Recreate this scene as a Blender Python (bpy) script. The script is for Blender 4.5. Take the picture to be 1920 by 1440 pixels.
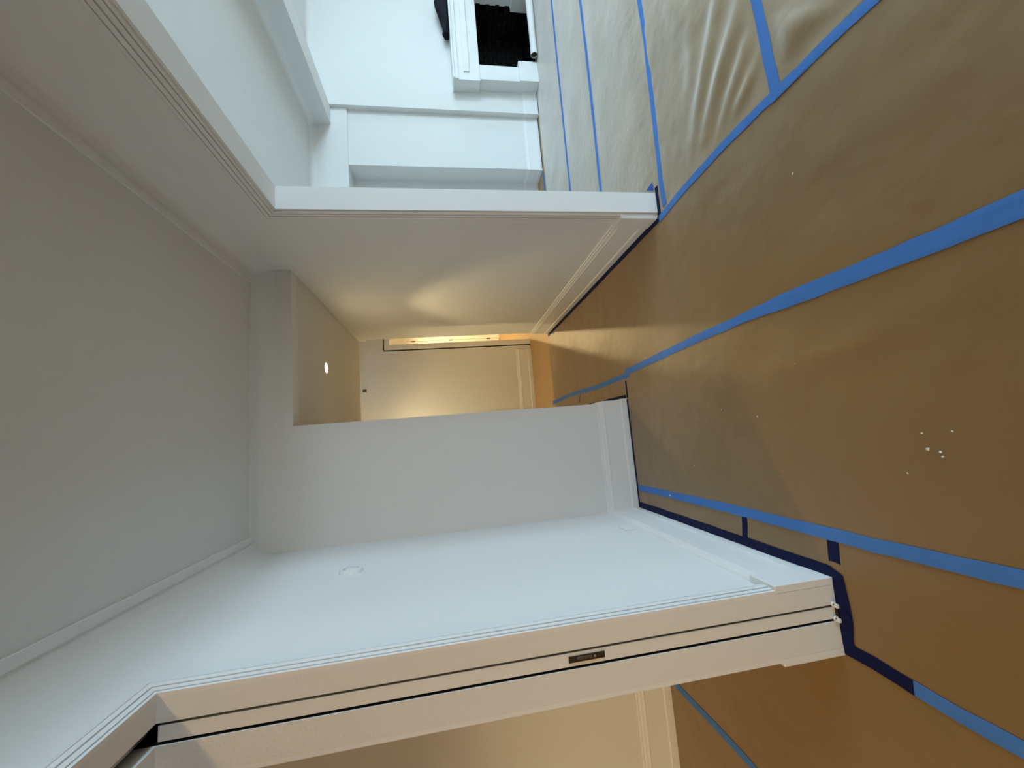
import bpy, bmesh, math, random
from mathutils import Vector, Matrix, noise
random.seed(7)
S = bpy.context.scene
for o in list(bpy.data.objects): bpy.data.objects.remove(o)
C = S.collection

# ------------------------------------------------------------------ camera
CAM_H, F_PX = 1.46, 744.3
CAM_RIGHT = Vector((0.98918658, -0.13322728, -0.06132207))   # room's right as the lens sees it
CAM_DOWN = Vector((-0.0814915, -0.15164912, -0.98506938))
CAM_FWD = Vector((0.12193867, 0.97941464, -0.16086616))
cam = bpy.data.cameras.new('camera')
cam.sensor_width = 36; cam.lens = 36 * F_PX / 1920; cam.clip_start = .02
cam_o = bpy.data.objects.new('camera', cam); C.objects.link(cam_o)
# the phone was held sideways: the picture's right is the room's down
M = Matrix((CAM_DOWN, CAM_RIGHT, -CAM_FWD)).transposed().to_4x4()
M.translation = Vector((0, 0, CAM_H))
cam_o.matrix_world = M
S.camera = cam_o

# ------------------------------------------------------------------ world, light, exposure
W = bpy.data.worlds.new('sky'); S.world = W; W.use_nodes = True
bg = W.node_tree.nodes['Background']
bg.inputs['Color'].default_value = (.63, .90, 1.13, 1); bg.inputs['Strength'].default_value = 24.5
S.view_settings.view_transform = 'Standard'; S.view_settings.look = 'None'
S.view_settings.exposure = 0.0; S.view_settings.gamma = 1.0
S.view_settings.use_curve_mapping = False

# windows of the living room (outside the frame): (axis, plane, a0, a1, z0, z1)
WIN = [('x', 7.20, -.5, 1.3, .40, 2.60), ('x', 7.20, -2.5, -1.3, .40, 2.60), ('x', 7.20, 3.0, 3.6, 1.1, 2.1)]
for ax, pl, a0, a1, z0, z1 in WIN:
    L = bpy.data.lights.new('window_daylight', 'AREA'); L.shape = 'RECTANGLE'
    L.size = a1 - a0; L.size_y = z1 - z0; L.cycles.is_portal = True
    o = bpy.data.objects.new('window_daylight', L); C.objects.link(o)
    if ax == 'x':
        o.location = (pl + .16, (a0 + a1) / 2, (z0 + z1) / 2); o.rotation_euler = (math.pi / 2, 0, math.pi / 2)
    else:
        o.location = ((a0 + a1) / 2, pl - .16, (z0 + z1) / 2); o.rotation_euler = (math.pi / 2, 0, 0)
HALL_W, NEXT_W, BACK_W, PASS_W, ENTRY_FILL_W = 36, 130, 330, 95, 88
WARM = (1.0, .80, .44); WARM2 = (1.0, .75, .42)

# ------------------------------------------------------------------ helpers
def ray(px):
    a, b = 1440 - px[1] - 720, px[0] - 960.
    return CAM_RIGHT * (a / F_PX) + CAM_DOWN * (b / F_PX) + CAM_FWD
def fl(px):                                # the floor point that a pixel shows
    d = ray(px); t = -CAM_H / d.z
    return Vector((d.x * t, d.y * t, 0))

def obj(name, bm, mat, parent=None, smooth=False):
    me = bpy.data.meshes.new(name); bmesh.ops.recalc_face_normals(bm, faces=bm.faces)
    if smooth:
        for ed in bm.edges: ed.smooth = len(ed.link_faces) != 2 or ed.calc_face_angle(0) < .6
    bm.to_mesh(me); bm.free()
    if smooth:
        for p in me.polygons: p.use_smooth = True
    me.materials.append(mat)
    o = bpy.data.objects.new(name, me); C.objects.link(o)
    if parent: o.parent = parent
    return o
def struct(name, bm, mat, parent=None, smooth=False):
    o = obj(name, bm, mat, parent, smooth)
    if not parent: o['kind'] = 'structure'
    return o
def tag(o, label, cat, group=None):
    o['label'] = label; o['category'] = cat
    if group: o['group'] = group
    return o
def thing(name, label, cat, loc=(0, 0, 0), group=None):
    o = bpy.data.objects.new(name, None); C.objects.link(o); o.location = loc; o.empty_display_size = .1
    return tag(o, label, cat, group)
def box(bm, x0, x1, y0, y1, z0, z1, off=(0, 0, 0)):
    v = [bm.verts.new((x - off[0], y - off[1], z - off[2])) for x in (x0, x1) for y in (y0, y1) for z in (z0, z1)]
    for f in ((0, 1, 3, 2), (4, 6, 7, 5), (0, 4, 5, 1), (2, 3, 7, 6), (0, 2, 6, 4), (1, 5, 7, 3)):
        bm.faces.new([v[i] for i in f])
def boxes(*bs, off=(0, 0, 0)):
    bm = bmesh.new()
    for b in bs: box(bm, *b, off=off)
    return bm
def bev(bm, w, seg=2):
    bmesh.ops.bevel(bm, geom=list(bm.edges), offset=w, segments=seg, affect='EDGES', profile=.5)
    return bm
def sweep(prof, path, n, closed_prof=True, ends=True):
    """profile (a, b): a = across the path in its plane (left of travel seen against n), b = along n; mitred corners"""
    n = Vector(n); P = [Vector(p) for p in path]; bm = bmesh.new(); rings = []
    for i, p in enumerate(P):
        ds = []
        if i > 0: ds.append((P[i] - P[i - 1]).normalized())
        if i < len(P) - 1: ds.append((P[i + 1] - P[i]).normalized())
        ns = [n.cross(d) for d in ds]
        m = sum(ns, Vector()) ; m.normalize()
        m = m / max(.2, m.dot(ns[0]))
        rings.append([bm.verts.new(p + m * a + n * b) for a, b in prof])
    k = len(prof)
    for r0, r1 in zip(rings, rings[1:]):
        for j in range(k if closed_prof else k - 1):
            bm.faces.new((r0[j], r0[(j + 1) % k], r1[(j + 1) % k], r1[j]))
    if ends and closed_prof:
        bm.faces.new(rings[0]); bm.faces.new(list(reversed(rings[-1])))
    return bm
def tube(bm, pts, r, seg=16, r_in=None, cap=True):
    P = [Vector(p) for p in pts]; rings = []
    for i, p in enumerate(P):
        d = (P[min(i + 1, len(P) - 1)] - P[max(i - 1, 0)]).normalized()
        a = d.orthogonal().normalized(); b = d.cross(a)
        rr = r[i] if isinstance(r, (list, tuple)) else r
        rings.append([bm.verts.new(p + (a * math.cos(t) + b * math.sin(t)) * rr) for t in [2 * math.pi * k / seg for k in range(seg)]])
    for r0, r1 in zip(rings, rings[1:]):
        for j in range(seg): bm.faces.new((r0[j], r0[(j + 1) % seg], r1[(j + 1) % seg], r1[j]))
    if cap: bm.faces.new(rings[0]); bm.faces.new(rings[-1])
    return rings
def lathe(prof, axis_o, ax_u, ax_v, ax_n, seg=40):
    bm = bmesh.new(); rings = []; O = Vector(axis_o); U, V_, N = Vector(ax_u), Vector(ax_v), Vector(ax_n)
    for r, z in prof:
        if r < 1e-6: rings.append([bm.verts.new(O + N * z)])
        else: rings.append([bm.verts.new(O + (U * math.cos(t) + V_ * math.sin(t)) * r + N * z) for t in [2 * math.pi * k / seg for k in range(seg)]])
    for a, b in zip(rings, rings[1:]):
        for j in range(seg):
            q = [a[j % len(a)], a[(j + 1) % len(a)], b[(j + 1) % len(b)], b[j % len(b)]]
            u = []
            for v in q:
                if v not in u: u.append(v)
            if len(u) >= 3: bm.faces.new(u)
    return bm

# ------------------------------------------------------------------ materials
def mat(name, col, rough=.6, spec=.3, metal=0, noise_amt=.03, nscale=3.0, bump=0, bscale=60, detail=3, emit=None, estr=0):
    m = bpy.data.materials.new(name); m.use_nodes = True; nt = m.node_tree; b = nt.nodes['Principled BSDF']
    b.inputs['Roughness'].default_value = rough; b.inputs['Specular IOR Level'].default_value = spec; b.inputs['Metallic'].default_value = metal
    tc = nt.nodes.new('ShaderNodeTexCoord')
    nz = nt.nodes.new('ShaderNodeTexNoise'); nz.inputs['Scale'].default_value = nscale; nz.inputs['Detail'].default_value = 4
    nt.links.new(tc.outputs['Object'], nz.inputs['Vector'])
    mx = nt.nodes.new('ShaderNodeMix'); mx.data_type = 'RGBA'
    c = Vector(col); mx.inputs[6].default_value = (*(c * (1 - noise_amt)), 1); mx.inputs[7].default_value = (*(c * (1 + noise_amt)), 1)
    nt.links.new(nz.outputs['Fac'], mx.inputs[0]); nt.links.new(mx.outputs[2], b.inputs['Base Color'])
    if bump:
        n2 = nt.nodes.new('ShaderNodeTexNoise'); n2.inputs['Scale'].default_value = bscale; n2.inputs['Detail'].default_value = detail
        nt.links.new(tc.outputs['Object'], n2.inputs['Vector'])
        bp = nt.nodes.new('ShaderNodeBump'); bp.inputs['Strength'].default_value = 1; bp.inputs['Distance'].default_value = bump
        nt.links.new(n2.outputs['Fac'], bp.inputs['Height']); nt.links.new(bp.outputs['Normal'], b.inputs['Normal'])
    if emit:
        b.inputs['Emission Color'].default_value = (*emit, 1); b.inputs['Emission Strength'].default_value = estr
    return m
WALL = mat('wall_paint', (.79, .78, .755), .75, .2, noise_amt=.008, bump=.0006, bscale=90)
CEIL = mat('ceiling_paint', (.74, .73, .705), .9, .1, noise_amt=.01, bump=.0006, bscale=60)
TRIM = mat('trim_paint', (.83, .82, .80), .42, .4, noise_amt=.008, bump=.0002, bscale=60)
MANTEL = mat('mantel_paint', (.80, .80, .77), .5, .35, noise_amt=.05, nscale=8)
SOOT = mat('sooty_brick', (.007, .0065, .006), .9, .15, noise_amt=.5, nscale=14, bump=.002, bscale=60)
MORTAR = mat('sooty_mortar', (.004, .004, .004), .95, .05, noise_amt=.3)
WOOD = mat('bare_wood_floor', (.42, .265, .12), .5, .35, noise_amt=.12, nscale=5)
BRONZE = mat('dark_bronze', (.045, .036, .026), .42, .5, metal=.6, noise_amt=.2, nscale=40)
SLOT_SHADE = mat('slot_shade', (.012, .011, .010), .8, .1)
GREYM = mat('track_metal', (.42, .40, .37), .35, .5, metal=.7)
CLOTH = mat('black_cloth', (.012, .013, .018), .85, .15, noise_amt=.3, nscale=20, bump=.002, bscale=30)
WPAPER = mat('white_paper', (.80, .79, .77), .6, .2, noise_amt=.03)
CARD = mat('dark_cardboard', (.03, .028, .025), .8, .1)
CRUMB = mat('plaster_crumb', (.75, .72, .66), .9, .1)
BROWNM = mat('brown_fitting', (.16, .11, .06), .6, .3)
PLATE = mat('white_plastic', (.80, .80, .79), .4, .4, noise_amt=.01)
TAPE = mat('blue_tape', (.062, .20, .56), .62, .25, noise_amt=.10, nscale=14, bump=.0004, bscale=160)
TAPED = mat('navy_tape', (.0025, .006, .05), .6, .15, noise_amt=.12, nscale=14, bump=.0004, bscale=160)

def kraft(name, fine, broad, coat, sheen, col=(.235, .132, .036)):
    m = mat(name, col, .5, .5, noise_amt=.06, nscale=2.2)
    nt = m.node_tree; b = nt.nodes['Principled BSDF']; tc = nt.nodes['Texture Coordinate']
    def layer(scale, dist, prev, detail=3, sx=1, sy=1):
        mp = nt.nodes.new('ShaderNodeMapping'); mp.inputs['Scale'].default_value = (sx, sy, 1)
        nt.links.new(tc.outputs['Object'], mp.inputs['Vector'])
        n = nt.nodes.new('ShaderNodeTexNoise'); n.inputs['Scale'].default_value = scale; n.inputs['Detail'].default_value = detail
        nt.links.new(mp.outputs['Vector'], n.inputs['Vector'])
        bp = nt.nodes.new('ShaderNodeBump'); bp.inputs['Distance'].default_value = dist
        nt.links.new(n.outputs['Fac'], bp.inputs['Height'])
        if prev: nt.links.new(prev.outputs['Normal'], bp.inputs['Normal'])
        return bp
    b.inputs['Coat Weight'].default_value = coat; b.inputs['Coat Roughness'].default_value = .5; b.inputs['Coat IOR'].default_value = 1.5; b.inputs['Sheen Weight'].default_value = sheen; b.inputs['Sheen Roughness'].default_value = .35
    a = layer(16, fine, None, 2); a = layer(3, broad, a, 2)
    nt.links.new(a.outputs['Normal'], b.inputs['Normal'])
    return m
KRAFT = kraft('kraft_paper', .0022, .022, .4, .5); DAYLIT = (.31, .212, .10)
KRAFT_C = kraft('daylit_crinkled_kraft_paper', .018, .03, 1, 1, DAYLIT); KRAFT_LIT = kraft('daylit_kraft_paper', .003, .025, .4, 1, DAYLIT)  # same paper, its colour lightened to carry the living room's daylight
def glass_mat():
    m = bpy.data.materials.new('window_glass'); m.use_nodes = True; nt = m.node_tree; nt.nodes.clear()
    o = nt.nodes.new('ShaderNodeOutputMaterial'); t = nt.nodes.new('ShaderNodeBsdfTransparent'); g = nt.nodes.new('ShaderNodeBsdfGlossy'); x = nt.nodes.new('ShaderNodeMixShader')
    g.inputs['Roughness'].default_value = .02; x.inputs[0].default_value = .06
    nt.links.new(t.outputs[0], x.inputs[1]); nt.links.new(g.outputs[0], x.inputs[2]); nt.links.new(x.outputs[0], o.inputs[0])
    return m
GLASS = glass_mat()

# ------------------------------------------------------------------ measures (metres)
XL, XR, XR2 = -.698, 1.376, 1.52          # left wall face, right wall faces
XLR = -.929                                # back face of the left wall
YF, YJ, YL = 3.119, 2.31, 1.452            # far wall, far jamb of right opening, far jamb of left opening
ZC, ZH, ZO, ZP = 2.81, 2.588, 2.381, 2.376 # ceiling, hall ceiling, opening heads
XH, YE = .18, 6.616                        # hall left corner, hall end wall
Y2 = 2.959                                 # next room's far wall
ZL = 2.95                                  # living room ceiling
TOP = 3.15
S1, S2 = (-.770, -.779), (-.823, -.832)    # slots either side of the pocket door
YEND = 5.36
BY = 10.4                                  # far wall of the back room
NEAR_R, NEAR_L = -.1, -.75                # near jambs, behind the camera

# ------------------------------------------------------------------ structure
struct('floor', boxes((-5.2, 7.4, -3.3, 11.0, -.12, 0)), WOOD)
struct('ceiling', boxes((XLR, XR2, -2.75, 3.25, ZC, TOP)), CEIL)
struct('ceiling_hall', boxes((XH - .12, XR, YF + .12, YEND + .05, ZH, ZC + .1)), CEIL)
struct('ceiling_passage', boxes((-1.0, 2.7, YEND + .05, YE + .14, 2.93, TOP)), CEIL)
struct('ceiling_living', boxes((XR2, 7.35, -3.25, 5.5, ZL, TOP)), CEIL)
struct('ceiling_next', boxes((-5.2, XLR, -2.75, Y2 + .1, ZC, TOP)), CEIL)
struct('ceiling_back', boxes((.9, 4.1, YE + .14, BY + .1, 2.8, TOP)), CEIL)
# left wall: two leaves with the door pocket between them
struct('wall_left', boxes(
    (S1[0], XL, YL, YF, 0, ZC), (S1[0], XL, NEAR_L, YL, ZP, ZC), (S1[0], XL, -2.6, NEAR_L, 0, ZC),
    (XLR, S2[1], YL, YF, 0, ZC), (XLR, S2[1], NEAR_L, YL, ZP, ZC), (XLR, S2[1], -2.6, NEAR_L, 0, ZC),
    (S2[1], S1[0], NEAR_L - .3, YF, ZP + .09, ZC), (S2[1], S1[0], -2.6, NEAR_L, 0, ZP + .09)), WALL)
struct('wall_right', boxes((XR, XR2, YJ, YEND, 0, TOP), (XR, XR2, NEAR_R, YJ, ZO, TOP), (XR, XR2, -3.2, NEAR_R, 0, TOP),
                           (XR, XR2, YEND, YEND + .09, 2.49, TOP)), WALL)
struct('wall_far', boxes((XLR, XH, YF, YF + .12, 0, TOP), (XH, XR, YF, YF + .12, ZH, TOP)), WALL)
struct('wall_hall_left', boxes((XH - .12, XH, YF + .12, YEND + .1, 0, TOP)), WALL)
DX0, DX1, DZ = 1.505, 2.42, 2.44           # door opening in the hall end wall
struct('wall_hall_end', boxes((-1.0, DX0, YE, YE + .14, 0, TOP), (DX1, 4.1, YE, YE + .14, 0, TOP), (DX0, DX1, YE, YE + .14, DZ, TOP)), WALL)
struct('wall_passage', boxes((2.6, 2.7, 5.28, YE, 0, TOP), (-1.1, -1.0, YEND, YE + .14, 0, TOP), (-1.0, XH - .12, YEND, YEND + .1, 0, TOP)), WALL)
struct('wall_next_far', boxes((-5.2, XLR, Y2, Y2 + .1, 0, ZC)), WALL)
struct('wall_next_left', boxes((-5.2, -5.05, -2.6, Y2, 0, ZC)), WALL)
struct('wall_back', boxes((.9, 1.0, YE + .14, BY, 0, TOP), (4.0, 4.1, YE + .14, BY, 0, TOP), (.9, 4.1, BY, BY + .1, 0, TOP)), WALL)
# living room
YB, YP, YLI = 4.789, 4.868, 4.838           # chimney breast face, pier face, lintel face
XB, XP = 4.30, 3.53                         # breast corner, pier corner
FX0, FX1, FZ = 4.823, 5.95, .822           # fire opening
struct('wall_chimney_breast', boxes((XB, FX0, YB, 5.45, 0, ZL), (FX1, 6.47, YB, 5.45, 0, ZL), (FX0, FX1, YB, 5.45, FZ, ZL)), WALL)
struct('wall_living_pier', boxes((XP, XB, YP, 5.45, 0, ZL), (6.47, 7.2, YP, 5.45, 0, ZL)), WALL)
struct('wall_living_lintel', boxes((XR2, XB, YLI, 5.20, 2.515, ZL)), WALL)
struct('wall_living_far', boxes((XR2, XP, 5.165, 5.28, 0, ZL), ), WALL)
BX0 = 4.055
struct('ceiling_beam', boxes((BX0, XB, -3.1, YLI, 2.712, ZL)), WALL)
def wall_holes(ax, p0, p1, a0, a1, holes):
    bs = []; cur = a0
    for h0, h1, z0, z1 in sorted(holes):
        bs += [(cur, h0, 0, TOP), (h0, h1, 0, z0), (h0, h1, z1, TOP)]; cur = h1
    bs.append((cur, a1, 0, TOP))
    return boxes(*[(p0, p1, b[0], b[1], b[2], b[3]) if ax == 'x' else (b[0], b[1], p0, p1, b[2], b[3]) for b in bs])
struct('wall_living_right', wall_holes('x', 7.2, 7.35, -3.25, 5.45, [(w[2], w[3], w[4], w[5]) for w in WIN if w[0] == 'x']), WALL)
struct('wall_living_front', boxes((XR, 7.2, -3.25, -3.1, 0, TOP)), WALL)
struct('wall_front', wall_holes('y', -2.75, -2.6, -5.2, XR, [(w[2], w[3], w[4], w[5]) for w in WIN if w[0] == 'y']), WALL)
for i, (ax, p, a0, a1, z0, z1) in enumerate(WIN):
    def bb(u0, u1, d0, d1, w0, w1): return (p + d0, p + d1, u0, u1, w0, w1) if ax == 'x' else (u0, u1, p - d1, p - d0, w0, w1)
    fr = struct('window_%d' % (i + 1), boxes(bb(a0, a0 + .06, .03, .11, z0, z1), bb(a1 - .06, a1, .03, .11, z0, z1), bb(a0, a1, .03, .11, z0, z0 + .06), bb(a0, a1, .03, .11, z1 - .06, z1),
        bb((a0 + a1) / 2 - .02, (a0 + a1) / 2 + .02, .05, .09, z0, z1), bb(a0, a1, .05, .09, (z0 + z1) / 2 - .02, (z0 + z1) / 2 + .02)), TRIM)
    for s in range(2):
        for r in range(2):
            am, zm = (a0 + a1) / 2, (z0 + z1) / 2
            u = (a0 + .06, am - .02) if s == 0 else (am + .02, a1 - .06); w = (z0 + .06, zm - .02) if r == 0 else (zm + .02, z1 - .06)
            obj('pane', boxes(bb(u[0], u[1], .068, .072, w[0], w[1])), GLASS, fr)

# --- cornices: a cove with a flat fillet on the ceiling
def cove_prof(r, fil, drop=.006, seg=8):
    # (a: away from wall, b: up) ; ceiling at b=0
    p = [(0, 0), (0, -r)]
    for k in range(1, seg + 1):
        t = math.pi / 2 * k / seg
        p.append((r - r * math.cos(t), -r + (r - drop) * math.sin(t)))
    if fil: p += [(r, -drop * 2.0), (r + fil, -drop * 2.0), (r + fil, 0)]
    else: p += [(r, 0)]
    return p
n_trim = [0]
def trim(bm, m=None, smooth=False, parent=None):
    n_trim[0] += 1
    return struct('trim_%d' % n_trim[0], bm, m or TRIM, parent, smooth)
e = .001
trim(sweep(cove_prof(.118, .04), [(XR, -2.6, ZC), (XR, YF, ZC), (XL, YF, ZC), (XL, -2.6, ZC)], (0, 0, 1)), WALL, True)
cp = cove_prof(.075, 0, 0)
trim(sweep(cp, [(BX0, -3.1, ZL), (BX0, YLI, ZL), (XR2, YLI, ZL)], (0, 0, 1)), WALL, True)
trim(sweep(cp, [(7.2, YP, ZL), (6.47, YP, ZL), (6.47, YB, ZL), (XB, YB, ZL), (XB, -3.1, ZL)], (0, 0, 1)), WALL, True)

# --- baseboards: cap moulding, board, lower bead
BP = [(0, 0), (.026, 0), (.026, .052), (.023, .058), (.018, .060), (.018, .200), (.020, .206), (.020, .214), (.016, .220), (.013, .240), (.008, .246), (.008, .258), (0, .262)]
def basebd(name, path):
    return struct(name, sweep(BP, path, (0, 0, 1)), TRIM)
PLW = .135                                  # plinth blocks beside the openings
basebd('baseboard_far', [(XH, YF + .14, 0), (XH, YF, 0), (XL, YF, 0), (XL, YL + PLW, 0)])
basebd('baseboard_right', [(XR, YJ + PLW, 0), (XR, YEND, 0)])
basebd('baseboard_hall_end', [(DX0 - .09, YE, 0), (-1, YE, 0)])
basebd('baseboard_next_far', [(XLR - .028, Y2, 0), (-5.05, Y2, 0)])
BL = [(a * .9, b * .8) for a, b in BP]
struct('baseboard_living', sweep(BL, [(FX0 - .217, YB, 0), (XB, YB, 0), (XB, YP, 0), (XP, YP, 0), (XP, 5.165, 0), (XR2, 5.165, 0)], (0, 0, 1)), TRIM)
# plinth blocks
def plinth(x0, x1, y0, y1, h=.262):
    return bev(boxes((x0, x1, y0, y1, 0, h)), .002, 1)
trim(plinth(XL, XL + .029, YL, YL + PLW))
trim(plinth(XR - .034, XR, YJ, YJ + PLW))
trim(plinth(XLR - .03, XLR, YL, YL + .12, .27))

# --- casings: stepped mouldings around the two openings
CP = [(0, 0), (0, .012), (.009, .013), (.009, .006), (.014, .006), (.014, .014), (.033, .014), (.033, .006), (.039, .006), (.039, .015), (.057, .016), (.057, .007), (.063, .007), (.063, .014), (.080, .010), (.088, .004), (.088, 0)]
CPm = [(-a, b) for a, b in CP]
trim(sweep(CPm, [(XL, YL, .262), (XL, YL, ZP), (XL, NEAR_L, ZP), (XL, NEAR_L, 0)], (1, 0, 0)))
trim(sweep(CP, [(XR, YJ, .262), (XR, YJ, ZO), (XR, NEAR_R, ZO), (XR, NEAR_R, 0)], (-1, 0, 0)))
trim(sweep([(0, 0), (0, .014), (.08, .014), (.08, 0)], [(XLR, YL, .27), (XLR, YL, ZP), (XLR, NEAR_L, ZP)], (-1, 0, 0)))
# hall end door casing
trim(sweep([(0, 0), (0, .014), (-.088, .014), (-.088, 0)], [(DX0, YE, 0), (DX0, YE, DZ), (DX1, YE, DZ), (DX1, YE, 0)], (0, -1, 0)))
trim(sweep([(0, 0), (0, -.11), (.018, -.11), (.018, 0)], [(DX0, YE, 0), (DX0, YE, DZ), (DX1, YE, DZ), (DX1, YE, 0)], (0, -1, 0)))
# jamb lining of the right opening, shadow line against the casing
trim(boxes((XR + .004, XR2, YJ - .012, YJ, 0, ZO - .012), (XR + .004, XR2, NEAR_R, YJ, ZO - .012, ZO)))

# ------------------------------------------------------------------ pocket door in the left wall
d = bpy.data.objects.new('door_1', None); C.objects.link(d); d['kind'] = 'structure'
d.location = ((S1[1] + S2[0]) / 2, YL, 0); d0 = d.location.copy()
obj('door_leaf', bev(boxes((S2[0], S1[1], YL + .002, YL + 1.3, .012, ZP - .004), off=d0), .0015, 1), TRIM, d)
pc = -.7995; PZ0, PZ1 = .969, 1.102
pull = obj('edge_pull', bev(boxes((pc - .0105, pc + .0105, YL - .001, YL + .006, PZ0, PZ1), off=d0), .0008, 1), BRONZE, d)
pull['label'] = 'dark bronze edge pull'
obj('pull_lever', bev(boxes((pc - .003, pc + .006, YL - .0025, YL - .0005, PZ0 + .048, PZ1 - .03), off=d0), .0008, 1), mat('worn_bronze', (.12, .10, .085), .35, .5, metal=.6), pull)
obj('pull_button', lathe([(0, -.003), (.004, -.003), (.0045, -.001), (.0045, .001)], Vector((pc + .001, YL, PZ0 + .038)) - d0, (1, 0, 0), (0, 0, 1), (0, 1, 0), 16), GREYM, pull)
for s in ((S1[1] + S1[0]) / 2, (S2[1] + S2[0]) / 2):
    bm = lathe([(.003, -.004), (.009, -.006), (.011, -.003), (.009, 0), (.004, .001)], Vector((s + .008, YL - .002, .022)) - d0, (1, 0, 0), (0, 0, 1), (0, 1, 0), 14)
    box(bm, s - .006, s + .008, YL - .014, YL + .01, .008, .017, off=d0)
    obj('floor_guide', bm, PLATE, d)
tr = obj('door_track', boxes((-.808, -.793, NEAR_L, YL + .02, ZP + .035, ZP + .07), off=d0), GREYM, d)
trim(boxes((S2[1] + .0005, S1[0] - .0005, NEAR_L, YL, ZP + .08, ZP + .089)), SLOT_SHADE)  # black strip standing in for the shade above the track
trim(boxes((S2[1] + .0005, S2[1] + .0035, YL + .004, YF, 0, ZP + .08), (S1[0] - .0035, S1[0] - .0005, YL + .004, YF, 0, ZP + .08)), SLOT_SHADE)  # black sheets inside the pocket, painting the slots' shade

# ------------------------------------------------------------------ white door at the end of the back room
d2 = bpy.data.objects.new('door_2', None); C.objects.link(d2); d2['kind'] = 'structure'; d2.location = (2.2, BY, 0); o2 = d2.location.copy()
HX = 2.567
obj('door_leaf', boxes((HX - .78, HX - .006, BY - .035, BY - .005, .01, 2.43), off=o2), TRIM, d2)
obj('door_frame', boxes((HX, HX + .10, BY - .055, BY, 0, 2.50), (HX - .886, HX - .786, BY - .055, BY, 0, 2.50), (HX - .786, HX, BY - .055, BY, 2.435, 2.50), off=o2), TRIM, d2)
for z in (.30, 1.297, 2.265):
    obj('hinge', boxes((HX - .02, HX + .004, BY - .06, BY - .034, z - .05, z + .05), off=o2), BRONZE, d2)

# ------------------------------------------------------------------ fireplace
fp = thing('fireplace', 'white fireplace mantel with a sooty black fire opening on the chimney breast', 'fireplace', (5.3, YB, 0)); fo = Vector((5.3, YB, 0))
YM = 4.612; MX0, MX1 = 4.606, 6.167
def fbox(name, *bs, m=MANTEL, b=.003, parent=fp):
    bm = boxes(*bs, off=fo)
    if b: bev(bm, b, 1)
    return obj(name, bm, m, parent)
fbox('mantel_shelf', (4.560, 6.213, YM - .055, YB, 1.122, 1.145))
fr = fbox('frieze', (4.572, 6.201, YM - .012, YB, .79, 1.122))
fbox('bed_moulding', (4.566, 6.207, YM - .036, YM - .012, 1.072, 1.1215), parent=fr)
fbox('frieze_band', (4.68, 6.09, YM - .030, YM - .012, .925, 1.005), parent=fr)
for a, b in ((MX0, FX0), (FX1, MX1)):
    fbox('leg', (a, b, YM, YB, .0, .7895))
for a, b in ((MX0 - .002, 4.902), (5.872, MX1 + .002)):
    fbox('plinth_block', (a, b, YM - .018, YB if a < 5 else YB, 0, .265))
fbox('lintel_slip', (FX0, FX1, YM + .002, YB, FZ - .0, .84), b=0)
# firebox with its bricks
fbox('firebox_shell', (FX0 - .02, FX0, YB, 5.3, 0, FZ + .3), (FX1, FX1 + .02, YB, 5.3, 0, FZ + .3), (FX0, FX1, 5.28, 5.3, 0, FZ + .3), (FX0, FX1, YB, 5.3, FZ + .28, FZ + .3), (FX0, FX1, YM + .03, 5.3, .0005, .004), m=MORTAR, b=0)
bm = bev(boxes((-.006, .006, -.096, .096, -.029, .029)), .003, 1)
bme = bpy.data.meshes.new('brick'); bm.to_mesh(bme); bm.free(); bme.materials.append(SOOT)
for r in range(13):
    z = .036 + r * .068
    for k in range(3):
        y = YB - .02 + k * .203 + (.10 if r % 2 else 0)
        if y + .096 > 5.28: continue
        for xx in (FX1 - .004, FX0 + .004):
            o = bpy.data.objects.new('brick', bme); C.objects.link(o); o.parent = fp; o.location = Vector((xx, y + .1, z)) - fo
    for k in range(6):
        x = FX0 + .11 + k * .203 - (.10 if r % 2 else 0)
        if x - .096 < FX0 or x + .096 > FX1: continue
        o = bpy.data.objects.new('brick', bme); C.objects.link(o); o.parent = fp; o.location = Vector((x, 5.274, z)) - fo; o.rotation_euler = (0, 0, math.pi / 2)

# black cloth bundle on the shelf
bm = bmesh.new(); rings = []
prof = [(5.285, .03), (5.292, .085), (5.33, .088), (5.40, .080), (5.46, .088), (5.52, .115), (5.60, .145), (5.70, .165), (5.80, .172), (5.88, .15), (5.94, .09), (5.955, .03)]
for i, (x, hgt) in enumerate(prof):
    ring = []
    dep = .055 + .045 * math.sin(math.pi * min(1, i / 8))
    for k in range(18):
        t = 2 * math.pi * k / 18
        wob = 1 + .10 * math.sin(3 * t + i * 1.3) + .07 * math.sin(5 * t - i)
        yy = math.cos(t) * dep * wob; zz = (math.sin(t) * .5 + .5) * hgt * (1 + .05 * math.sin(4 * t + i))
        ring.append(bm.verts.new((x + .012 * math.sin(2 * t + i), 4.68 + yy * .95, 1.1455 + max(0, zz))))
    rings.append(ring)
for a, b in zip(rings, rings[1:]):
    for j in range(18): bm.faces.new((a[j], a[(j + 1) % 18], b[(j + 1) % 18], b[j]))
bm.faces.new(rings[0]); bm.faces.new(rings[-1])
tag(obj('cloth_bundle', bm, CLOTH, smooth=True), 'crumpled black cloth bundle lying on the mantel shelf', 'cloth')

# white paper roll on the hearth
ro = thing('paper_roll', 'white paper roll with dark hollow end lying before the fire opening', 'roll', (5.37, 4.57, .006)); oo = Vector((5.37, 4.57, .006))
bm = bmesh.new()
A, B = Vector((5.90, 4.520, .056)), Vector((4.935, 4.535, .054))
pts = [A.lerp(B, t / 10) - oo for t in range(11)]; r = [.046 + .003 * math.sin(t * .7) for t in range(11)]
tube(bm, pts, r, 24, cap=False); tube(bm, pts, [q - .004 for q in r], 24, cap=False)
obj('paper', bm, WPAPER, ro, True)
bm = bmesh.new(); tube(bm, [A.lerp(B, .03) - oo, A.lerp(B, .985) - oo], .038, 20); obj('core', bm, CARD, ro)

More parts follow.
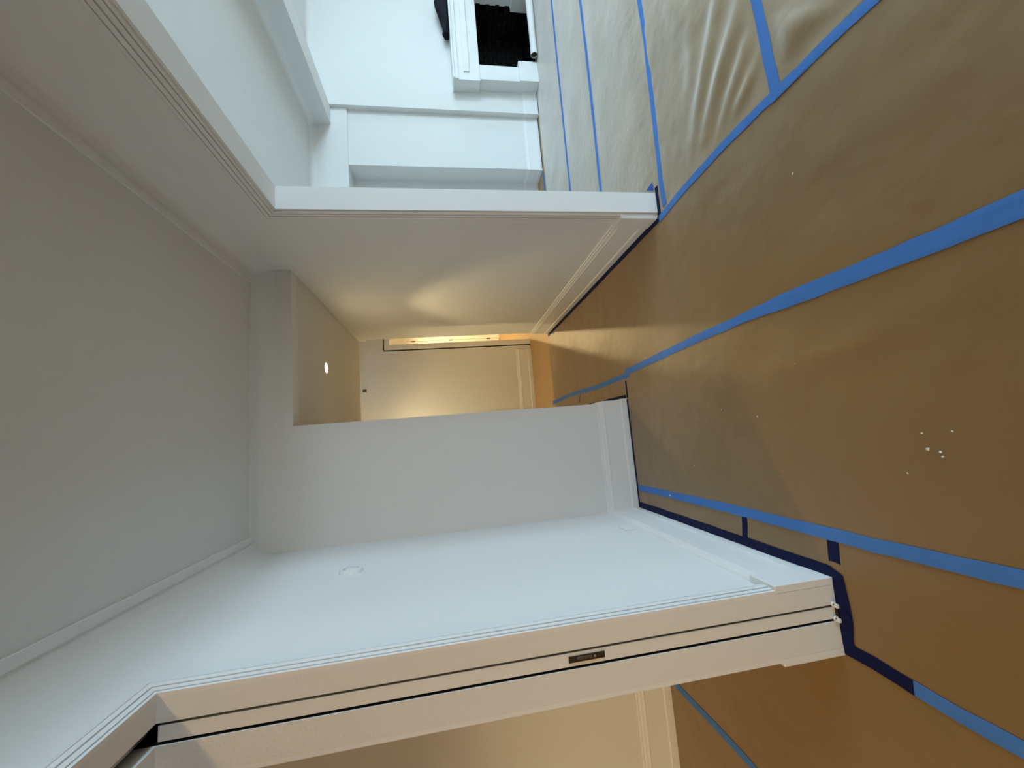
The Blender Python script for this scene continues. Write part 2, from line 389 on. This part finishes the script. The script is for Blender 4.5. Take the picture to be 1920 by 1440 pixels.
# ------------------------------------------------------------------ floor paper
Z0 = .0012
def sheet(name, x0, x1, y0, y1, label, step=.05, z=Z0, amp=.0025, ridges=(), seed=0, m=None, fine_to=None):
    bm = bmesh.new(); nx = max(2, int((x1 - x0) / step)); ny = max(2, int((y1 - y0) / step)); G = []
    xs = [x0 + (x1 - x0) * i / nx for i in range(nx + 1)]
    if fine_to: xs = [x0 + step * i for i in range(int((fine_to - x0) / step))]; xs += [fine_to + (x1 - fine_to) * i / 12 for i in range(13)]; nx = len(xs) - 1
    for j in range(ny + 1):
        row = []
        for i in range(nx + 1):
            x = xs[i]; y = y0 + (y1 - y0) * j / ny
            edge = min(x - x0, x1 - x, y - y0, y1 - y); k = min(1, max(0, (edge - .03) / .12)); k = k * k * (3 - 2 * k)
            hgt = amp * (noise.noise(Vector((x * 3.1, y * 3.1, seed))) + .5 + .5 * noise.noise(Vector((x * 9, y * 9, seed + 4))))
            for (ax, ay, bx, by, hh, w) in ridges:
                dx, dy = bx - ax, by - ay; L2 = dx * dx + dy * dy
                t = ((x - ax) * dx + (y - ay) * dy) / L2; tc = max(0, min(1, t))
                sd = ((x - ax) * dy - (y - ay) * dx) / math.sqrt(L2)
                fade = math.exp(-((t - tc) ** 2) * L2 / .006) * (math.sin(math.pi * (.12 + .76 * tc)) ** .7)
                hgt += hh * fade * math.exp(-(sd / w) ** 2)
            row.append(bm.verts.new((x, y, z + .0006 + max(0, hgt) * k)))
        G.append(row)
    for j in range(ny):
        for i in range(nx): bm.faces.new((G[j][i], G[j][i + 1], G[j + 1][i + 1], G[j + 1][i]))
    # a thin turned-down rim gives the sheet its thickness
    rim = [G[0][i] for i in range(nx + 1)] + [G[j][nx] for j in range(1, ny + 1)] + [G[ny][i] for i in range(nx - 1, -1, -1)] + [G[j][0] for j in range(ny - 1, 0, -1)]
    low = [bm.verts.new((v.co.x, v.co.y, max(.0002, z - .0006))) for v in rim]
    for a in range(len(rim)):
        b = (a + 1) % len(rim); bm.faces.new((rim[a], rim[b], low[b], low[a]))
    return tag(obj(name, bm, m or KRAFT, smooth=True), label, 'paper', 'brown paper sheets taped over the floors')
def rg(p, q, hh, w):
    a, b = fl(p), fl(q); return (a.x, a.y, b.x, b.y, hh, w)
XT2, XT3 = .415, -.50
sheet('floor_paper', XT2 - .03, 1.350, -2.5, YEND + .02, 'brown kraft paper run along the hall and below the right wall opening', .05, amp=.003, seed=1,
      ridges=[rg((1900, 60), (1560, 250), .005, .06), rg((1750, 200), (1500, 330), .003, .05)])
sheet('floor_paper', XT3 - .01, XT2 + .02, -2.5, YF - .03, 'brown kraft paper run in the middle of the entry floor with crumbs on it', .04, z=Z0 + .0008, amp=.003, seed=2,
      ridges=[rg((1800, 560), (1450, 710), .012, .06)])
sheet('floor_paper', XLR + .01, XT3 + .01, -2.5, YL - .02, 'narrow brown kraft paper run beside the pocket door opening', .05, amp=.002, seed=3)
sheet('floor_paper', XL + .03, XT3 + .012, YL - .06, YF - .03, 'narrow brown kraft paper strip along the white left wall', .05, amp=.001, z=Z0 + .0005, seed=4)
sheet('floor_paper', XH + .03, XT2 + .01, YF - .05, YEND + .02, 'narrow brown kraft paper strip inside the hall', .05, amp=.001, z=Z0 + .0005, seed=5)
sheet('floor_paper', -1.86, XLR + .015, -2.5, Y2 - .03, 'brown kraft paper of the next room along the pocket door threshold', .06, amp=.002, z=Z0 + .0004, seed=6)
sheet('floor_paper', -5.0, -1.84, -2.5, Y2 - .03, 'brown kraft paper of the next room beyond the diagonal tape seam', .08, amp=.002, z=Z0 + .0009, seed=7)
YT = [3.85, 3.093, 2.235, 1.32]
XS, XS2 = 1.343, XR2 + .006
folds = [rg((1350, -20), (1303, 255), .018, .052), rg((1392, 0), (1325, 250), .024, .058), rg((1414, 50), (1352, 245), .017, .044), rg((1424, 110), (1378, 222), .014, .036), rg((1300, 2), (1298, 170), .010, .06), rg((1250, 0), (1285, 60), .014, .07)]
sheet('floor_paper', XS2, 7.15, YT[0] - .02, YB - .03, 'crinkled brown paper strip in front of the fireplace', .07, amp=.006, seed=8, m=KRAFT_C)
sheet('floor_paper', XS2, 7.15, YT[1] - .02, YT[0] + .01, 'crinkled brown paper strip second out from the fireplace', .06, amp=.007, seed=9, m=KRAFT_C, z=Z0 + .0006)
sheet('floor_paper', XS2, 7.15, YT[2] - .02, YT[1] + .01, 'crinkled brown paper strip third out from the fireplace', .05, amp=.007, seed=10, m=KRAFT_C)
sheet('floor_paper', XS, 5.2, YT[3] - .02, YT[2] + .045, 'brown paper strip with deep diagonal folds inside the living room opening', .011, amp=.004, seed=11, ridges=folds, m=KRAFT_LIT, fine_to=2.95, z=Z0 + .0006)
sheet('floor_paper', XS, 5.2, -.05, YT[3] + .01, 'brown paper strip with a bulge between two converging tape strips', .025, amp=.006, seed=12, m=KRAFT_LIT, fine_to=2.6,
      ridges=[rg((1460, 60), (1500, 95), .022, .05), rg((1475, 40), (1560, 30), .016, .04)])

# ------------------------------------------------------------------ tapes
def tape(path, w, label, m=TAPE, z=.0052, jag=.002, pix=True, torn=(0, 0), group=None):
    P = [fl(p) if pix else Vector((p[0], p[1], 0)) for p in path]
    # resample
    Q = []; 
    for a, b in zip(P, P[1:]):
        n = max(1, int((b - a).length / .06))
        Q += [a.lerp(b, k / n) for k in range(n)]
    Q.append(P[-1]); bm = bmesh.new(); rows = []
    for i, q in enumerate(Q):
        d = (Q[min(i + 1, len(Q) - 1)] - Q[max(i - 1, 0)]).normalized(); nn = Vector((-d.y, d.x, 0))
        ww = w[0] + (w[1] - w[0]) * i / max(1, len(Q) - 1) if isinstance(w, tuple) else w
        l = ww / 2 + random.uniform(-jag, jag); r_ = ww / 2 + random.uniform(-jag, jag)
        s0 = torn[0] if i == 0 else torn[1] if i == len(Q) - 1 else 0
        c = []
        for t in (-1, -.33, .33, 1):
            off = l * t if t < 0 else r_ * t
            zz = z + random.uniform(0, .0006) - (.0004 if abs(t) == 1 else 0)
            c.append(bm.verts.new(q + nn * off + d * s0 * random.uniform(-1, 1) + Vector((0, 0, zz))))
        rows.append(c)
    for a, b in zip(rows, rows[1:]):
        for k in range(3): bm.faces.new((a[k], a[k + 1], b[k + 1], b[k]))
    ed = [r0[0] for r0 in rows] + [r0[3] for r0 in reversed(rows)] + []
    ring = [r0[0] for r0 in rows] + rows[-1][1:3] + [r0[3] for r0 in reversed(rows)] + [rows[0][2], rows[0][1]]
    low = [bm.verts.new((v.co.x, v.co.y, v.co.z - .0016)) for v in ring]
    for i in range(len(ring)):
        j = (i + 1) % len(ring); bm.faces.new((ring[i], ring[j], low[j], low[i]))
    return tag(obj('tape_strip', bm, m), label, 'tape', group)
# T2: long seam in the middle
tape([(2010, 366), (1919, 396), (1830, 432), (1758, 461), (1600, 523), (1500, 563), (1380, 608)], (.042, .014), 'lower blue tape of the doubled seam towards the hall', z=.0062)
tape([(2010, 334), (1919, 372), (1830, 411), (1758, 444), (1600, 509), (1480, 556), (1400, 594), (1300, 638), (1173, 699)], (.046, .050), 'long blue tape seam running from the entry floor to the hall mouth')
tape([(1180, 702), (1120, 726), (1076, 738), (1037, 755)], .046, 'blue tape seam inside the hall along the narrow paper strip', z=.0042)
# T3: left seam
tape([(2010, 1108), (1919, 1086), (1800, 1060), (1640, 1022), (1520, 991), (1400, 961), (1300, 937), (1199, 914)], (.050, .046), 'long blue tape seam beside the white left wall')
# T1: along the right opening
tape([(1720, -74), (1640, -2), (1560, 72), (1500, 132), (1430, 199), (1350, 280), (1280, 358), (1237, 411)], .046, 'blue tape seam across the living room opening below the header')
tape([(1512, 128), (1480, 160), (1446, 194)], (.012, .018), 'short blue tape overlap where two seams meet under the header', z=.0068)
# living room seams
tape([(1403, -60), (1418, -2), (1432, 60), (1442, 110), (1455, 168)], .050, 'wide blue tape strip beside the folded paper')
tape([(1190, -60), (1199, -2), (1209, 60), (1218, 140), (1227, 220), (1236, 300), (1240, 340), (1247, 385)], .046, 'blue tape strip ending at the right jamb of the opening')
tape([(1081, -60), (1088, -2), (1099, 90), (1112, 210), (1120, 290), (1128, 366)], .046, 'blue tape strip second out from the hearth')
tape([(1028, -60), (1034, -2), (1043, 90), (1055, 210), (1064, 300), (1071, 366)], .046, 'blue tape strip closest to the hearth')
tape([(1018, 322), (1020, 340), (1024, 368)], .05, 'short pale blue tape piece by the living room doorway')
# next room
tape([(1254, 1268), (1300, 1317), (1350, 1369), (1418, 1443), (1480, 1510)], .046, 'blue tape seam on the floor of the next room')
# threshold of the pocket door
tape([(1716, 1290), (1800, 1340), (1925, 1408), (2010, 1455)], .05, 'pale blue tape along the pocket door threshold')
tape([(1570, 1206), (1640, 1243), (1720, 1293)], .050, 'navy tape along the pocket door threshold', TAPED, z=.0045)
# dark tapes along the baseboards
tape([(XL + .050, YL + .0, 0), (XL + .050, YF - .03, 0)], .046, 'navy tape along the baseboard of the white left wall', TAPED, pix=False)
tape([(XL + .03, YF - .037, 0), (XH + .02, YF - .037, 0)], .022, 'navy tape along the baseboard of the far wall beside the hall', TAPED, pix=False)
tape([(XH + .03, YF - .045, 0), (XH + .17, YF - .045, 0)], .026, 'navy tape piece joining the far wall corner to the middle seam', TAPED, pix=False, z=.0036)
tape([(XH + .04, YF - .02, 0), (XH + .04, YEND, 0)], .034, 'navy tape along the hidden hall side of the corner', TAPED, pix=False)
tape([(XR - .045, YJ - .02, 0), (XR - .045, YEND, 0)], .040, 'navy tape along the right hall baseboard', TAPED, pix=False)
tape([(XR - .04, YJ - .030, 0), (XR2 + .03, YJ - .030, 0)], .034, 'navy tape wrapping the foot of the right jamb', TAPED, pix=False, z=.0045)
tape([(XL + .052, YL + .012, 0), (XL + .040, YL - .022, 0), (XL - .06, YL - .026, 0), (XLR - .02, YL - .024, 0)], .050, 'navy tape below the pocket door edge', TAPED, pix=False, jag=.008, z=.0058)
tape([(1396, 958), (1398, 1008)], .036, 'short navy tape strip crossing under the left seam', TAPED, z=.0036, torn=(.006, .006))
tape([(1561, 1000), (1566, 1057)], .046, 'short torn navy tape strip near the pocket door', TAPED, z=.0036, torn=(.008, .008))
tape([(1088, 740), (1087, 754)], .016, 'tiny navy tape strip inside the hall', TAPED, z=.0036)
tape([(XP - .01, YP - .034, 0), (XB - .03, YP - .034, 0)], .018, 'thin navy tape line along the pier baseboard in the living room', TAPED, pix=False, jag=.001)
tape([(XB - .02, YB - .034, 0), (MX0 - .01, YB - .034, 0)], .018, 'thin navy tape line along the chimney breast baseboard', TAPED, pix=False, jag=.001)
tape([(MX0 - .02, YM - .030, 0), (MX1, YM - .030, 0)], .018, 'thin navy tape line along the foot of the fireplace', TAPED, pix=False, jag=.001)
# curled corner of tape at the right jamb and torn tab at the pocket door
def flap(pts, label, m):
    bm = bmesh.new(); top = [bm.verts.new(p) for p in pts]; lo = [bm.verts.new((p[0] + .0008, p[1] + .0008, p[2] - .0012)) for p in pts]
    bm.faces.new(top); bm.faces.new(list(reversed(lo)))
    for i in range(len(pts)):
        j = (i + 1) % len(pts); bm.faces.new((top[i], top[j], lo[j], lo[i]))
    return tag(obj('tape_flap', bm, m), label, 'tape')
a, b, c = fl((1227, 358)), fl((1224, 342)), fl((1214, 358))
flap([(a.x, a.y, .006), (b.x, b.y, .007), (c.x - .01, c.y - .02, .02)], 'curled up blue tape corner behind the right jamb', mat('blue_tape_back', (.03, .085, .36), .6, .25))
a, b, c, e2 = fl((1586, 1142)), fl((1605, 1166)), fl((1590, 1164)), fl((1583, 1155))
flap([(a.x, a.y, .0085), (b.x, b.y, .010), (c.x, c.y, .0085), (e2.x, e2.y, .0085)], 'torn pointed navy tape tab by the pocket door foot', TAPED)

# ------------------------------------------------------------------ crumbs and specks on the paper
cr = [((1745, 842), .006), ((1768, 847), .005), ((1772, 856), .004), ((1790, 808), .004), ((1733, 812), .004), ((1495, 682), .006), ((1423, 781), .004), ((1355, 768), .003), ((1564, 655), .004), ((1305, 873), .003), ((1490, 326), .005), ((1706, 887), .004), ((1259, 929), .008)]
for p, r0 in cr:
    q = fl(p); bm = bmesh.new(); bmesh.ops.create_icosphere(bm, subdivisions=1, radius=r0)
    for v in bm.verts: v.co *= random.uniform(.6, 1.15); v.co.z *= .6
    lab = 'white plaster crumb stuck on the long blue seam by the left wall' if p == (1259, 929) else 'white speck lying on the paper run below the right opening' if p == (1490, 326) else \
        'small white plaster crumb in the loose cluster on the middle paper run' if p[0] > 1700 else 'lone tiny white plaster speck on the middle paper run'
    o = tag(obj('plaster_crumb', bm, CRUMB), lab, 'crumb', 'plaster crumbs on the entry floor')
    o.location = (q.x, q.y, .0075 + r0 * .4)

# ------------------------------------------------------------------ wall plates and ceiling lamp
rp = lathe([(0, .016), (.012, .017), (.030, .014), (.034, .006), (.040, .006), (.044, .020), (.056, .018), (.064, .008), (.066, 0)], (XL, 2.46, 2.055), (0, 1, 0), (0, 0, 1), (1, 0, 0), 48)
tag(obj('wall_cover', rp, PLATE, smooth=True), 'round white cover plate high on the left wall', 'wall plate')
tag(obj('outlet_plate', bev(boxes((XL, XL + .006, 2.568, 2.690, .286, .364)), .002, 2), PLATE), 'blank white outlet plate low on the left wall above the baseboard', 'outlet')
wb = thing('wall_bracket', 'tiny brown fitting high on the end wall of the hall', 'bracket', (.86, YE, 2.77))
obj('back_plate', bev(boxes((-.022, .022, -.008, 0, -.03, .03)), .002, 1), BROWNM, wb); obj('stub', bev(boxes((-.010, .010, -.03, -.008, -.012, .012)), .002, 1), BROWNM, wb)

LAMP = mat('lamp_lens', (1, .9, .7), .5, .3, emit=(1.0, .80, .48), estr=28)
def downlight(loc, label, watts, col, half, blend, lens_r=.045, wide=0, tilt=0):
    t = thing('recessed_light', label, 'ceiling light', loc)
    obj('trim_ring', lathe([(lens_r, -.002), (lens_r + .004, -.006), (lens_r + .018, -.006), (lens_r + .024, -.001), (lens_r + .024, 0)], (0, 0, 0), (1, 0, 0), (0, 1, 0), (0, 0, 1), 40), PLATE, t, True)
    obj('lens', lathe([(0, -.004), (lens_r * .7, -.004), (lens_r, -.002)], (0, 0, 0), (1, 0, 0), (0, 1, 0), (0, 0, 1), 32), LAMP, t, True)
    L = bpy.data.lights.new('recessed_lamp', 'SPOT'); L.energy = watts; L.color = col; L.spot_size = 2 * math.radians(half); L.spot_blend = blend; L.shadow_soft_size = .035
    o = bpy.data.objects.new('recessed_lamp', L); C.objects.link(o); o.parent = t; o.location = (0, 0, -.045); o.rotation_euler = (math.radians(tilt), 0, 0)
    if wide:
        A_ = bpy.data.lights.new('recessed_lens_glow', 'AREA'); A_.shape = 'DISK'; A_.size = lens_r * 1.8; A_.energy = wide; A_.color = col
        o = bpy.data.objects.new('recessed_lens_glow', A_); C.objects.link(o); o.parent = t; o.location = (0, 0, -.012)
    return t
downlight((.756, 3.95, ZH), 'lit round recessed light in the lowered hall ceiling', HALL_W, WARM, 42, .45, wide=1.9)
downlight((-3.4, .28, ZC), 'recessed light in the ceiling of the next room', NEXT_W, WARM2, 75, .5)
downlight((-3.9, -1.6, ZC), 'second recessed light in the ceiling of the next room', NEXT_W, WARM2, 75, .5)
downlight((-.75, 5.95, 2.93), 'recessed light of the side passage behind the hall', PASS_W, WARM, 75, .5)
downlight((-.15, -1.5, ZC), 'added warm fill light in the entry ceiling near the front wall', ENTRY_FILL_W, (1, .66, .32), 30, 1, tilt=68)  # unseen fill lamp, added and aimed to warm the far wall
downlight((2.2, 8.6, 2.8), 'recessed light in the back room beyond the hall door', BACK_W, (1, .76, .38), 80, .5)
